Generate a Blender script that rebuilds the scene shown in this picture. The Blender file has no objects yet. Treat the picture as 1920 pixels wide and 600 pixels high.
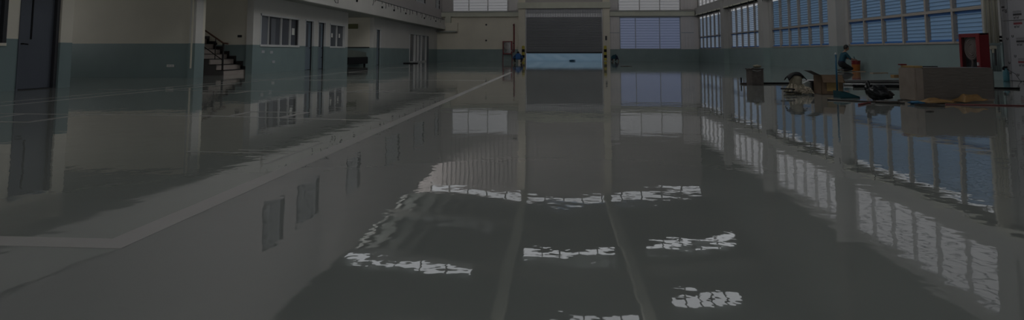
import bpy, bmesh, math, random
from mathutils import Vector, Matrix
random.seed(7)
C = bpy.context.scene.collection
PI = math.pi
R = math.radians

# ------------------------------------------------------------------ materials
MATS = {}
def mat(name, col, rough=.6, metal=0., spec=.5, bump=0., bscale=8., var=0., vscale=1.5, emit=0., coat=0., ecol=None):
    m = bpy.data.materials.new(name); m.use_nodes = True
    nt = m.node_tree; n = nt.nodes; L = nt.links
    b = n['Principled BSDF']
    b.inputs['Base Color'].default_value = (*col, 1)
    b.inputs['Roughness'].default_value = rough
    b.inputs['Metallic'].default_value = metal
    b.inputs['Specular IOR Level'].default_value = spec
    b.inputs['Coat Weight'].default_value = coat
    tc = n.new('ShaderNodeTexCoord')
    if var > 0:
        no = n.new('ShaderNodeTexNoise'); no.inputs['Scale'].default_value = vscale; no.inputs['Detail'].default_value = 5
        L.new(tc.outputs['Object'], no.inputs['Vector'])
        cr = n.new('ShaderNodeValToRGB')
        cr.color_ramp.elements[0].position = .3; cr.color_ramp.elements[1].position = .7
        cr.color_ramp.elements[0].color = (*[c*(1-var) for c in col], 1)
        cr.color_ramp.elements[1].color = (*[min(1, c*(1+var)) for c in col], 1)
        L.new(no.outputs['Fac'], cr.inputs['Fac']); L.new(cr.outputs['Color'], b.inputs['Base Color'])
    if bump > 0:
        n2 = n.new('ShaderNodeTexNoise'); n2.inputs['Scale'].default_value = bscale; n2.inputs['Detail'].default_value = 4
        L.new(tc.outputs['Object'], n2.inputs['Vector'])
        bp = n.new('ShaderNodeBump'); bp.inputs['Strength'].default_value = 1; bp.inputs['Distance'].default_value = bump
        L.new(n2.outputs['Fac'], bp.inputs['Height']); L.new(bp.outputs['Normal'], b.inputs['Normal'])
    if emit > 0:
        b.inputs['Emission Color'].default_value = (*(ecol or col), 1)
        b.inputs['Emission Strength'].default_value = emit
    MATS[name] = m
    return m

def pane_material():
    m = bpy.data.materials.new('pane'); m.use_nodes = True; nt = m.node_tree; nt.nodes.clear()
    o = nt.nodes.new('ShaderNodeOutputMaterial'); mx = nt.nodes.new('ShaderNodeMixShader'); t = nt.nodes.new('ShaderNodeBsdfTransparent'); g = nt.nodes.new('ShaderNodeBsdfGlossy')
    t.inputs[0].default_value = (.85,.84,.84,1); g.inputs['Roughness'].default_value = .08; mx.inputs[0].default_value = .10
    nt.links.new(t.outputs[0], mx.inputs[1]); nt.links.new(g.outputs[0], mx.inputs[2]); nt.links.new(mx.outputs[0], o.inputs[0]); MATS['pane'] = m
pane_material()
mat('cream', (.74,.69,.59), .7, var=.05, vscale=.8)
mat('cream_shaded', (.43,.43,.425), .7, var=.05, vscale=.8)  # cream paint darkened and greyed for the backlit shade of the right wall
mat('warm_white', (.62,.60,.57), .7, var=.04, vscale=.6)
mat('pink_grey', (.50,.465,.46), .65, var=.04, vscale=.6)
mat('teal', (.22,.29,.29), .45, var=.06, vscale=1.0)
mat('beam_green', (.60,.60,.51), .6, var=.05)
mat('soffit', (.38,.39,.36), .7, var=.05)
mat('cladding', (.72,.69,.69), .45, var=.03)
mat('cladding_blue', (.40,.43,.48), .45)
mat('door_slate', (.10,.11,.135), .45, var=.05)
mat('door_blue', (.16,.20,.24), .45)
mat('dark_frame', (.035,.035,.04), .5)
mat('alu', (.55,.56,.58), .35, metal=.3)
mat('alu_white', (.62,.62,.62), .45)
mat('mullion', (.36,.33,.30), .5)
mat('dark_glass', (.09,.095,.11), .25)
mat('grey_glass', (.17,.18,.20), .15)
mat('paper_white', (.75,.74,.70), .8)
mat('black', (.012,.012,.014), .6, spec=.15)
mat('black_gloss', (.012,.013,.015), .28, bump=.01, bscale=14)
mat('shutter', (.26,.265,.29), .5, var=.06, vscale=.5)
mat('shutter_dark', (.03,.03,.035), .6)
mat('yellow', (.55,.45,.06), .5)
mat('red', (.17,.009,.015), .4)
mat('red_dark', (.06,.006,.008), .4)
mat('hose', (.36,.31,.29), .7)
mat('steel', (.35,.35,.36), .4, metal=.6)
mat('conduit', (.50,.48,.40), .45)
mat('conduit_teal', (.24,.30,.30), .45)
mat('cardboard', (.20,.135,.085), .8, var=.12, vscale=6)
mat('cardboard_light', (.30,.25,.21), .7, var=.10, vscale=6)
mat('kraft', (.27,.155,.055), .75, var=.18, vscale=9, bump=.01, bscale=18)
mat('tape', (.40,.27,.10), .35)
mat('tin', (.13,.11,.10), .45, var=.25, vscale=9, metal=.15)
mat('tin_dark', (.06,.05,.045), .5)
mat('rag', (.46,.40,.31), .9, var=.3, vscale=25, bump=.01, bscale=40)
mat('sacking', (.30,.27,.20), .9, var=.2, vscale=14, bump=.01, bscale=25)
mat('pale_plastic', (.33,.36,.34), .45)
mat('turquoise', (.015,.11,.20), .4)
mat('turquoise_dark', (.008,.07,.09), .4)
mat('orange', (.36,.12,.02), .45)
mat('wood', (.36,.29,.22), .7, var=.15, vscale=7)
mat('tread', (.36,.31,.28), .6, var=.06)
mat('stringer', (.10,.09,.09), .6)
mat('skirt_dark', (.03,.025,.025), .5)
mat('rail_wood', (.10,.05,.035), .4)
mat('skin', (.32,.18,.12), .55)
mat('hair', (.012,.010,.010), .6)
mat('cloth_teal', (.010,.06,.09), .85, bump=.008, bscale=12)
mat('cloth_blue', (.02,.085,.24), .85, bump=.008, bscale=12)
mat('cloth_navy', (.012,.018,.05), .9)
mat('cloth_dark', (.008,.008,.010), .9)
mat('shoe', (.10,.09,.085), .7)
mat('cloth_cyan', (.03,.13,.24), .8, bump=.01, bscale=20)
mat('tarp_green', (.05,.075,.065), .6, var=.1)
mat('tarp_green_light', (.14,.16,.14), .6, var=.1)
mat('board', (.30,.30,.32), .5, var=.03)
mat('board_print', (.03,.03,.035), .5)
mat('board_print_red', (.18,.03,.04), .5)
mat('bottle_teal', (.06,.20,.25), .35)
mat('rust', (.22,.05,.05), .6)
mat('line_white', (.34,.325,.31), .12, spec=.5, var=.05, vscale=3)
mat('roof', (.10,.115,.105), .6, var=.05)
mat('roof_steel', (.13,.13,.12), .6)
mat('dull_yellow', (.16,.16,.07), .6)

def glow(name, col, s, rough=.3, wave=None):
    """daylight seen through frosted / tinted sheet: a lit window, or an added fill panel"""
    return mat(name, [c*.35 for c in col], rough, emit=s, ecol=col)
glow('day_white', (.95,.96,1.0), .22)
glow('day_white_far', (.95,.96,1.0), .125)
glow('day_blue', (.38,.64,1.0), .080)
glow('day_blue_pale', (.60,.76,1.0), .16)
glow('day_lavender', (.56,.66,1.0), .100)
glow('day_roof', (.93,.96,1.0), .85)
glow('fill_high_left', (1.0,.97,.95), 6.5)  # unseen high panels on the left, added to light the far end
glow('fill_roof_near', (.97,.98,1.0), 5.6)  # near roof sheets out of view, added to brighten the hall
glow('day_slot', (.95,.96,1.0), .10)
glow('day_slot_dim', (.9,.92,1.0), .035)
glow('day_head', (.93,.96,1.0), .32)
glow('fill_strip_far', (1.0,.98,.95), 8.0)  # added strip, out of view, throws light on the far wall
glow('fill_strip_near', (1.0,.98,.95), 6.5)  # added strip, out of view, lights the middle of the hall
glow('fill_side', (.97,.98,1.0), 1.3)  # added glowing panels out of view, brighten the alcoves and passage
glow('day_gable', (.93,.96,1.0), .45)
glow('fill_rear', (.95,.97,1.0), .55)  # added glow behind the camera, frontal fill
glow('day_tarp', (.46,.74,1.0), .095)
mat('blade_blue', (.14,.24,.36), .5)
mat('blade_white', (.40,.42,.46), .5)
mat('frame_blue', (.05,.18,.50), .5)

def floor_material(name, c0, c1, rough):
    m = bpy.data.materials.new(name); m.use_nodes = True
    nt = m.node_tree; n = nt.nodes; L = nt.links; b = n['Principled BSDF']
    geo = n.new('ShaderNodeNewGeometry')
    no = n.new('ShaderNodeTexNoise'); no.inputs['Scale'].default_value = .35; no.inputs['Detail'].default_value = 4
    L.new(geo.outputs['Position'], no.inputs['Vector'])
    cr = n.new('ShaderNodeValToRGB'); cr.color_ramp.elements[0].position = .35; cr.color_ramp.elements[1].position = .65
    cr.color_ramp.elements[0].color = (*c0, 1); cr.color_ramp.elements[1].color = (*c1, 1)
    L.new(no.outputs['Fac'], cr.inputs['Fac']); L.new(cr.outputs['Color'], b.inputs['Base Color'])
    b.inputs['Roughness'].default_value = rough
    b.inputs['IOR'].default_value = 1.66
    # gentle waviness of the poured resin
    a1 = n.new('ShaderNodeTexNoise'); a1.inputs['Scale'].default_value = 1.1; a1.inputs['Detail'].default_value = 2.0; a1.inputs['Roughness'].default_value = .45
    a2 = n.new('ShaderNodeTexNoise'); a2.inputs['Scale'].default_value = 5.0; a2.inputs['Detail'].default_value = 2.5
    L.new(geo.outputs['Position'], a1.inputs['Vector']); L.new(geo.outputs['Position'], a2.inputs['Vector'])
    b1 = n.new('ShaderNodeBump'); b1.inputs['Distance'].default_value = .0028; b1.inputs['Strength'].default_value = 1
    b2 = n.new('ShaderNodeBump'); b2.inputs['Distance'].default_value = .0009; b2.inputs['Strength'].default_value = 1
    L.new(a1.outputs['Fac'], b1.inputs['Height']); L.new(a2.outputs['Fac'], b2.inputs['Height'])
    a3 = n.new('ShaderNodeTexNoise'); a3.inputs['Scale'].default_value = 14.0; a3.inputs['Detail'].default_value = 2.0
    L.new(geo.outputs['Position'], a3.inputs['Vector'])
    b3 = n.new('ShaderNodeBump'); b3.inputs['Distance'].default_value = .00012; b3.inputs['Strength'].default_value = 1; L.new(a3.outputs['Fac'], b3.inputs['Height'])
    L.new(b1.outputs['Normal'], b2.inputs['Normal']); L.new(b2.outputs['Normal'], b3.inputs['Normal']); L.new(b3.outputs['Normal'], b.inputs['Normal'])
    MATS[name] = m
floor_material('resin_floor', (.215,.231,.216), (.255,.267,.25), .012)
floor_material('resin_line', (.38,.37,.355), (.43,.415,.405), .2)

# ------------------------------------------------------------------ geometry helpers
class MB:
    def __init__(s): s.bm = bmesh.new(); s.mats = []
    def mi(s, m):
        if m not in s.mats: s.mats.append(m)
        return s.mats.index(m)
    def _fin(s, verts, m):
        i = s.mi(m)
        for f in {f for v in verts for f in v.link_faces}: f.material_index = i
    def box(s, x0, x1, y0, y1, z0, z1, m, bev=0, rot=None, piv=None):
        vs = bmesh.ops.create_cube(s.bm, size=1)['verts']
        for v in vs:
            v.co = Vector(((x0+x1)/2 + v.co.x*(x1-x0), (y0+y1)/2 + v.co.y*(y1-y0), (z0+z1)/2 + v.co.z*(z1-z0)))
        if bev > 0:
            es = list({e for v in vs for e in v.link_edges})
            r = bmesh.ops.bevel(s.bm, geom=es, offset=bev, segments=2, affect='EDGES')
            vs = list({v for f in r['faces'] for v in f.verts} | {v for v in vs if v.is_valid})
        if rot is not None:
            p = Vector(piv) if piv else Vector(((x0+x1)/2, (y0+y1)/2, (z0+z1)/2))
            for v in vs: v.co = p + rot @ (v.co - p)
        s._fin(vs, m); return vs
    def tube(s, pts, r, m, seg=8, caps=True):
        pts = [Vector(p) for p in pts]
        rr = r if isinstance(r, (list, tuple)) else [r]*len(pts)
        rings = []; prev = None
        for i, p in enumerate(pts):
            d = (pts[min(i+1, len(pts)-1)] - pts[max(i-1, 0)])
            if d.length < 1e-9: d = Vector((0,0,1))
            d.normalize()
            a = prev if prev is not None else (Vector((0,0,1)) if abs(d.z) < .9 else Vector((1,0,0)))
            u = a - d*a.dot(d)
            if u.length < 1e-6: u = d.orthogonal()
            u.normalize(); w = d.cross(u); prev = u
            rings.append([s.bm.verts.new(p + (u*math.cos(2*PI*k/seg) + w*math.sin(2*PI*k/seg))*rr[i]) for k in range(seg)])
        for a, b in zip(rings, rings[1:]):
            for k in range(seg): s.bm.faces.new((a[k], a[(k+1)%seg], b[(k+1)%seg], b[k]))
        if caps: s.bm.faces.new(rings[0][::-1]); s.bm.faces.new(rings[-1])
        vs = [v for q in rings for v in q]; s._fin(vs, m); return vs
    def lathe(s, prof, cx, cy, m, seg=20, z0=0, sx=1, sy=1):
        rings = []
        for r, z in prof:
            rings.append([s.bm.verts.new((cx+math.cos(2*PI*k/seg)*r*sx, cy+math.sin(2*PI*k/seg)*r*sy, z0+z)) for k in range(seg)])
        for a, b in zip(rings, rings[1:]):
            for k in range(seg): s.bm.faces.new((a[k], a[(k+1)%seg], b[(k+1)%seg], b[k]))
        s.bm.faces.new(rings[0][::-1]); s.bm.faces.new(rings[-1])
        vs = [v for q in rings for v in q]; s._fin(vs, m); return vs
    def ball(s, c, r, m, sc=(1,1,1), noise=0, sub=3, flat=None, seed=0):
        vs = bmesh.ops.create_icosphere(s.bm, subdivisions=sub, radius=1)['verts']
        from mathutils import noise as nz
        for v in vs:
            q = v.co.copy(); k = 1 + noise*nz.noise(q*2.3+Vector((seed*3.1, seed, 0))) + noise*.6*nz.noise(q*6+Vector((seed,0,seed*2)))
            v.co = Vector((c[0]+q.x*r*sc[0]*k, c[1]+q.y*r*sc[1]*k, c[2]+q.z*r*sc[2]*k))
            if flat is not None and v.co.z < flat: v.co.z = flat
        s._fin(vs, m); return vs
    def quad(s, pts, m):
        vs = [s.bm.verts.new(p) for p in pts]; s.bm.faces.new(vs); s._fin(vs, m); return vs
    def prism(s, poly, a, b, axis, m):
        """poly in the two other axes, extruded between a and b on axis"""
        def P(u, v, w): return (w,u,v) if axis == 'x' else ((u,w,v) if axis == 'y' else (u,v,w))
        A = [s.bm.verts.new(P(u,v,a)) for u,v in poly]; B = [s.bm.verts.new(P(u,v,b)) for u,v in poly]
        n = len(poly)
        s.bm.faces.new(A); s.bm.faces.new(B[::-1])
        for k in range(n): s.bm.faces.new((A[k], A[(k+1)%n], B[(k+1)%n], B[k]))
        s._fin(A+B, m); return A+B
    def build(s, name, parent=None, smooth=False, origin=None):
        bmesh.ops.recalc_face_normals(s.bm, faces=s.bm.faces)
        me = bpy.data.meshes.new(name)
        if parent is not None and origin is None: origin = tuple(parent['_o']) if '_o' in parent.keys() else (0,0,0)
        if origin is None:
            xs = [v.co for v in s.bm.verts]
            origin = ((min(v.x for v in xs)+max(v.x for v in xs))/2, (min(v.y for v in xs)+max(v.y for v in xs))/2, min(v.z for v in xs))
        bmesh.ops.translate(s.bm, verts=s.bm.verts, vec=-Vector(origin))
        s.bm.to_mesh(me); s.bm.free()
        for m in s.mats: me.materials.append(MATS[m])
        if smooth:
            for p in me.polygons: p.use_smooth = True
        o = bpy.data.objects.new(name, me); C.objects.link(o)
        if parent is not None: o.parent = parent
        else: o.location = origin
        o['_o'] = origin
        return o

def tag(o, label=None, cat=None, group=None, kind=None):
    if label: o['label'] = label
    if cat: o['category'] = cat
    if group: o['group'] = group
    if kind: o['kind'] = kind
    return o
def thing(name, loc, label, cat, group=None):
    o = bpy.data.objects.new(name, None); C.objects.link(o); o.location = loc; o['_o'] = loc
    o.empty_display_size = .1
    return tag(o, label, cat, group)
def S(o): o['kind'] = 'structure'; return o
def sbox(name, m, *a, parent=None):
    b = MB(); b.box(*a, m); o = b.build(name, parent)
    return S(o) if parent is None else o
cnt = {'window':0, 'door':0, 'trim':0}
def nxt(k): cnt[k] += 1; return '%s_%d' % (k, cnt[k])

XL, XR, YF, YB = -11.3, 12.9, 57.3, -14.0
XU = -10.85           # upper left wall plane
DADO = 1.08

# ------------------------------------------------------------------ floor
b = MB(); b.box(-19, 14, YB-.3, YF+.3, -.3, 0, 'resin_floor'); floor = S(b.build('floor'))
def line(p, q, w, h=.0012):
    p = Vector((*p, 0)); q = Vector((*q, 0)); d = (q-p).normalized(); nrm = Vector((-d.y, d.x, 0))*w/2
    b = MB(); poly = [p+nrm, q+nrm, q-nrm, p-nrm]
    b.prism([(v.x, v.y) for v in poly], -.004, h, 'z', 'resin_line'); b.build('painted_line', floor)
line((-1.85, 2.46), (-1.85, 25), .13)
line((-7.6, 2.52), (-1.785, 2.52), .125, .0010)
line((-13, 7.72), (-7.28, 7.62), .07); line((-7.28, 7.62), (-4.48, 7.54), .07); line((-4.48, 7.54), (-1.9, 7.13), .07)
line((-6.07, 6.70), (-6.10, 7.56), .09, .0014); line((-7.4, 6.73), (-6.03, 6.71), .08, .0016); line((-6.90, 7.18), (-6.93, 7.56), .07, .0014)
line((-4.11, 7.5), (-4.13, 8.1), .08, .0014); line((-4.17, 8.1), (-3.30, 8.04), .08, .0016); line((-3.34, 8.04), (-3.39, 7.40), .1, .0014)
line((-2.62, 4.95), (-2.09, 4.92), .025); line((-3.0, 4.84), (-2.1, 4.79), .022); line((-2.1, 4.36), (-2.09, 5.40), .03, .0016)
line((-8.33, 8.2), (-8.3, 50), .09); line((-8.9, 8.2), (-8.9, 16), .06)
line((-9.9, 12.7), (-2.1, 12.0), .09); line((-7.0, 11.7), (-6.3, 11.75), .09, .0014); line((-6.3, 11.7), (-6.35, 12.4), .09, .0016)
line((-4.17, 12.3), (-4.12, 12.8), .09, .0014); line((-4.15, 12.8), (-3.4, 12.8), .09, .0016); line((-3.45, 12.8), (-3.5, 12.2), .09, .0018)
line((-9.0, 17.6), (-2, 17.4), .12); line((-7.0, 17.0), (-6.4, 17.1), .1, .0014)
line((-9, 24), (-2, 23.9), .12); line((-9, 32), (-2, 31.9), .14)
line((2.2, 39), (7.2, 39.2), .12)
line((7.0, 10.0), (11.5, 9.9), .02)

# ------------------------------------------------------------------ ceiling: low gable roof
EAVE, RIDGE, XE = 12.0, 13.3, 13.4
def rz(x, xc=.8): return RIDGE - abs(x-xc)*.1
b = MB()
b.prism([(-14.5, rz(-14.5)), (.8, RIDGE), (14.5, rz(14.5)), (14.5, rz(14.5)+.15), (.8, RIDGE+.15), (-14.5, rz(-14.5)+.15)], YB-.5, YF+.5, 'y', 'roof')
ceil = S(b.build('ceiling'))
k = 0
for i in range(24):          # purlins
    x = -13.0 + i*1.17
    if abs(x-.8) < .3: continue
    b = MB(); b.box(x-.04, x+.04, YB, YF-.2, rz(x)-.20, rz(x)-.002, 'roof_steel'); b.build('purlin', ceil)
for j in range(8):           # portal rafters
    y = -10.5 + j*9.7 + (.4 if j > 0 else 0)
    for sgn in (-1, 1):
        x1 = XR if sgn > 0 else -14.0
        b = MB(); b.prism([(.8, RIDGE-.22), (x1, rz(x1)-.22), (x1, rz(x1)-.75), (.8, RIDGE-.62)], y-.11, y+.11, 'y', 'roof_steel'); b.build('rafter', ceil)
for x in (-2.95, 4.35):      # longitudinal members above the door bay
    b = MB(); b.box(x-.28, x+.28, YB, YF-.3, 11.7, 12.05, 'beam_green'); b.build('longitudinal_beam', ceil)
def roofsheet(x0, x1, y0, y1, m='day_roof'):
    z0, z1 = rz(x0)-.24, rz(x1)-.24
    b = MB()
    b.prism([(x0, z0), (x1, z1), (x1, z1-.03), (x0, z0-.03)], y0, y1, 'y', m)
    n = 5
    for i in range(n+1):
        x = x0+(x1-x0)*i/n; z = z0+(z1-z0)*i/n
        b.box(x-.04, x+.04, y0-.05, y1+.05, z-.07, z+.01, 'roof_steel')
    b.build('skylight_sheet', ceil)
for (x0, x1, y) in ((-13,-5.2,37.6), (-12.8,-5.1,48.6), (-2.4,3.8,42.3), (-.6,4.1,32.2), (6.1,9.6,34.2), (6.1,12.0,43.8),
                    
   (-5.5,-1.5,21.0), (0.5,5.5,21.0), (-5,-1,4), (0.5,4.5,4)):  # sheets on this line are out of view, added for their light
    roofsheet(x0, x1, y, y+(1.0 if y > 24 else 3.6 if y > 10 else 2.1), 'day_roof' if y > 24 else 'fill_roof_near')

# ------------------------------------------------------------------ generic window with louvres (structure)
def window(plane, c, a0, a1, z0, z1, glass, blade, face, mull=(), trans=(), pitch=.16, frame='mullion', fw=.07, mw=.06, inner=None, fdepth=.10):
    """plane 'x' or 'y'; c is the coordinate of the wall face; face = +1/-1 direction into the room"""
    nm = nxt('window')
    g = MB(); fr = MB(); bl = MB()
    def add(mb, u0, u1, w0, w1, d0, d1, m, **kw):
        d0, d1 = sorted((c + face*d0, c + face*d1))
        if plane == 'x': mb.box(d0, d1, u0, u1, w0, w1, m, **kw)
        else: mb.box(u0, u1, d0, d1, w0, w1, m, **kw)
    add(g, a0, a1, z0, z1, -.12, -.09, glass)
    root = S(g.build(nm))
    o = root['_o']
    if blade:
        z = z0 + pitch
        while z < z1 - .03:
            add(bl, a0+.02, a1-.02, z-.011, z+.011, -.088, -.045, blade); z += pitch
        bl.build('louvre_blades', root)
    for (u0, u1, w0, w1) in ((a0, a0+fw, z0, z1), (a1-fw, a1, z0, z1), (a0, a1, z0, z0+fw), (a0, a1, z1-fw, z1)):
        add(fr, u0, u1, w0, w1, -.10, fdepth*.3, frame)
    for u in mull: add(fr, u-mw/2, u+mw/2, z0, z1, -.10, fdepth*.5, frame)
    for t in trans: add(fr, a0, a1, t-mw/2, t+mw/2, -.10, fdepth*.6, frame)
    fr.build('window_frame', root)
    if inner:
        e = MB(); add(e, a0, a1, z0+fw, z0+fw+.07, -.09, -.02, inner)
        for t in trans: add(e, a0+fw, a1-fw, t-mw/2-.08, t-mw/2, -.09, -.02, inner)
        e.build('tinted_strip', root)
        e = MB(); add(e, a0+fw, a1-fw, z1-.20, z1-fw, -.088, -.06, 'day_head'); e.build('clear_strip', root)
    return root

# ------------------------------------------------------------------ wall with rectangular holes
def wall(name, plane, c0, c1, a0, a1, z0, z1, holes, matfn, parent=None):
    """grid the wall by the hole edges; matfn(zmid, amid) -> material"""
    As = sorted({a0, a1, *[h[0] for h in holes], *[h[1] for h in holes]})
    Zs = sorted({z0, z1, *[h[2] for h in holes], *[h[3] for h in holes], *([DADO] if z0 < DADO < z1 else [])})
    As = [a for a in As if a0 <= a <= a1]; Zs = [z for z in Zs if z0 <= z <= z1]
    b = MB()
    for i in range(len(As)-1):
        for j in range(len(Zs)-1):
            am, zm = (As[i]+As[i+1])/2, (Zs[j]+Zs[j+1])/2
            if any(h[0] < am < h[1] and h[2] < zm < h[3] for h in holes): continue
            if plane == 'x': b.box(c0, c1, As[i], As[i+1], Zs[j], Zs[j+1], matfn(zm, am))
            else: b.box(As[i], As[i+1], c0, c1, Zs[j], Zs[j+1], matfn(zm, am))
    o = b.build(name, parent)
    return S(o) if parent is None else o

# ------------------------------------------------------------------ right wall
cols = [-10.4, -.9, 8.7, 19.0, 28.9, 38.6, 47.8, 57.0]     # pilaster centres along Y
holes = []; bays = []
for i in range(len(cols)-1):
    y0, y1 = cols[i]+.62, cols[i+1]-.62
    if i == len(cols)-2: y1 = 57.0
    bays.append((y0, y1))
bays = [(-9.9,-1.4), (-.4,8.2), (9.2,14.3), (19.55,28.25), (29.75,37.95), (39.85,46.75), (48.9,56.9)]
for i, (y0, y1) in enumerate(bays):
    if i != 2: holes.append((y0, y1, DADO, 4.05))
    holes.append((y0, y1, 4.92, 6.9))
holes.append((YB-2, YB-1, 7.3, 7.4))
wr = wall('wall_right', 'x', XR, XR+.3, YB, YF, 0, 12.2, holes, lambda z, a: 'teal' if z < DADO else ('cream_shaded' if z < 7.25 else 'roof'))
for i, (y0, y1) in enumerate(bays):
    n = max(3, round((y1-y0)/1.42)); mull = [y0+(y1-y0)*k/n for k in range(1, n)]
    if i != 2:
        near = i <= 4
        window('x', XR, y0, y1, DADO, 4.05, 'day_blue' if i < 5 else 'day_blue_pale', 'blade_blue' if near else 'blade_blue', -1, mull, (2.17,), pitch=.13,
               frame='mullion', inner='frame_blue', mw=.10 if i < 5 else .06)
    window('x', XR, y0, y1, 4.92, 6.9, 'day_white', 'blade_white', -1, mull, (), pitch=.3, frame='alu_white')
# gutter ledge between the two window bands, brackets and hanging wires
b = MB(); b.box(XR-.30, XR, YB, YF-.01, 4.12, 4.80, 'cream_shaded'); b.box(XR-.36, XR, YB, YF-.01, 4.12, 4.22, 'beam_green')
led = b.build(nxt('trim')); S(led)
random.seed(3)
for k in range(26):
    y = 16 + k*1.58 + random.uniform(-.4, .4); b = MB()
    b.tube([(XR-.37, y, 4.20), (XR-.40, y+.02, 4.0), (XR-.385, y+.06, 3.80+random.uniform(-.1,.15))], .018, 'dark_frame', 5); b.build('hanging_wire', led)
widths = {3:(18.72,19.5), 4:(28.3,29.7), 5:(38.0,39.8), 6:(46.8,48.85)}
for i, y in enumerate(cols[:-1]):
    y0, y1 = widths.get(i, (y-.4, y+.4))
    ym = (y0+y1)/2; hw = min(.42, (y1-y0)/2)
    pd = .10 if i == 3 else .38
    b = MB(); b.box(XR-pd, XR-.001, ym-hw, ym+hw, DADO, 7.6, 'cream_shaded'); b.box(XR-.38, XR-.001, ym-hw, ym+hw, 7.6, 11.9, 'roof_steel'); b.box(XR-pd-.01, XR-.001, ym-hw-.01, ym+hw+.01, 0, DADO, 'teal')
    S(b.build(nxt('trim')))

# ------------------------------------------------------------------ far wall
SX0, SX1, SH = -2.95, 4.20, 4.85
holes = [(SX0, SX1, 0, SH), (-9.85, -4.6, 4.62, 6.75), (5.75, 11.3, DADO, 4.05), (5.65, 11.3, 4.62, 6.75)]
def fm(z, a):
    if z < DADO: return 'teal' if a > 4 else 'teal'
    if z < 4.6: return 'cream' if a < 5 else 'cladding'
    return 'pink_grey'
wf = wall('wall_far', 'y', YF, YF+.3, -18, XR+.3, 0, 11.9, holes, fm)
window('y', YF, -9.85, -4.6, 4.62, 6.75, 'day_white_far', 'blade_white', -1, (-8.3, -6.5), (), pitch=.28, frame='alu_white', mw=.08)
window('y', YF, 5.65, 11.3, 4.62, 6.75, 'day_white_far', 'blade_white', -1, (7.6, 9.45), (), pitch=.28, frame='alu_white', mw=.08)
window('y', YF, 5.75, 11.3, DADO, 4.05, 'day_lavender', 'blade_blue', -1, (7.2, 9.4), (), pitch=.24, frame='cladding_blue', mw=.05)
# ribbed cladding strips
def ribs(x0, x1, z0, z1, m='cladding', step=.26, trims=()):
    b = MB(); b.box(x0, x1, YF-.05, YF-.001, z0, z1, m)
    x = x0 + step/2
    while x < x1-.03:
        b.box(x-.045, x+.045, YF-.10, YF-.05, z0, z1, m); x += step
    for t in trims: b.box(x0, x1, YF-.13, YF-.05, t-.03, t+.03, 'cladding_blue')
    return S(b.build(nxt('trim')))
ribs(4.85, 5.7, DADO, 4.1, trims=(2.6,)); ribs(11.35, 12.45, DADO, 4.1, trims=(2.6,))
ribs(-4.55, -3.6, 4.7, 7.2); ribs(4.85, 5.6, 4.7, 7.2); ribs(11.35, 12.85, 4.7, 7.2)
ribs(-3.0, 4.2, 5.45, 11.2, 'pink_grey', .4)
ribs(-10.9, -3.6, 6.85, 11.4, 'pink_grey', .4); ribs(4.85, 12.6, 7.2, 11.4, 'pink_grey', .4)
for (x0, x1) in ((-10.9, -3.6), (4.85, 12.5)):
    b = MB(); b.box(x0, x1, YF-.40, YF-.101 if x0 > 0 else YF-.001, 4.12, 4.60, 'beam_green'); b.box(x0, x1, YF-.46, YF-.101 if x0 > 0 else YF-.001, 4.52, 4.60, 'soffit'); S(b.build(nxt('trim')))
# gable daylight gap
b = MB(); g0, g1 = -11.8, 12.8
b.prism([(g0, rz(g0)-.75), (.8, rz(.8)-.75), (g1, rz(g1)-.75), (g1, rz(g1)-.30), (.8, rz(.8)-.30), (g0, rz(g0)-.30)], YF-.05, YF+.02, 'y', 'day_gable')
gw = S(b.build(nxt('window')))
b = MB()
for i in range(15): x = g0 + .05 + (g1-g0-.1)*i/14; b.box(x-.06, x+.06, YF-.12, YF-.04, rz(x)-.8, rz(x)-.25, 'roof_steel')
b.build('window_frame', gw)
b = MB(); b.prism([(-18, 11.9), (-18, 12.0), (.8, 13.1), (XR+.3, 12.0), (XR+.3, 11.9)], YF+.03, YF+.3, 'y', 'pink_grey'); b.build('gable', wf)

# added glow strips under the roof, out of view, aimed at the far end
for (ym_, gm_) in ((27.2, 'fill_strip_far'), (12.5, 'fill_strip_near')):
    glow_strip = window('y', ym_, -9.0, 10.5, 10.7, 11.5, gm_, None, 1, (-4, 1, 6), frame='roof_steel')
    b = MB(); b.box(-9.0, 10.5, ym_-.18, ym_-.14, 10.6, 12.2, 'roof_steel'); b.box(-9.0, 10.5, ym_-.14, ym_+.06, 10.6, 10.695, 'roof_steel'); b.build('back_panel', glow_strip)  # panel and lip hide the added glow from the camera side

# shutter pilasters and header
for x0, x1 in ((-3.62, -2.96), (4.21, 4.84)):
    b = MB(); b.box(x0, x1, YF-.30, YF-.001, 0, 11.6, 'cream'); S(b.build(nxt('trim')))
b = MB(); b.box(-3.68, 4.9, YF-.52, YF-.301, 4.86, 5.42, 'beam_green', bev=.02); S(b.build(nxt('trim')))
# roller shutter
SB = .70
b = MB()
z = SB+.12
while z < 3.95:
    b.prism([(YF+.02, z), (YF-.02, z+.03), (YF-.02, z+.09), (YF+.02, z+.12)], SX0, SX1, 'x', 'shutter'); z += .12
zt = z
b.box(SX0, SX1, YF+.02, YF+.05, SB, zt, 'shutter')
sh = S(b.build(nxt('door')))
b = MB(); b.box(SX0, SX1, YF-.05, YF+.05, SB, SB+.12, 'shutter_dark'); b.build('bottom_rail', sh)
b = MB(); b.box(SX0, SX1, YF+.01, YF+.04, zt, 4.07, 'shutter'); b.box(SX0, SX1, YF-.005, YF+.04, 4.43, 4.50, 'shutter')
n = 46
for i in range(n+1):
    x = SX0 + (SX1-SX0)*i/n; b.box(x-.05, x+.05, YF+.01, YF+.04, 4.0, SH, 'shutter')
b.build('slotted_panel', sh)
b = MB(); b.box(SX0, SX1, YF+.06, YF+.08, 4.07, 4.45, 'day_slot'); b.box(SX0, SX1, YF+.06, YF+.08, 4.46, SH, 'day_slot_dim'); b.build('vent_glazing', sh)
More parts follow.
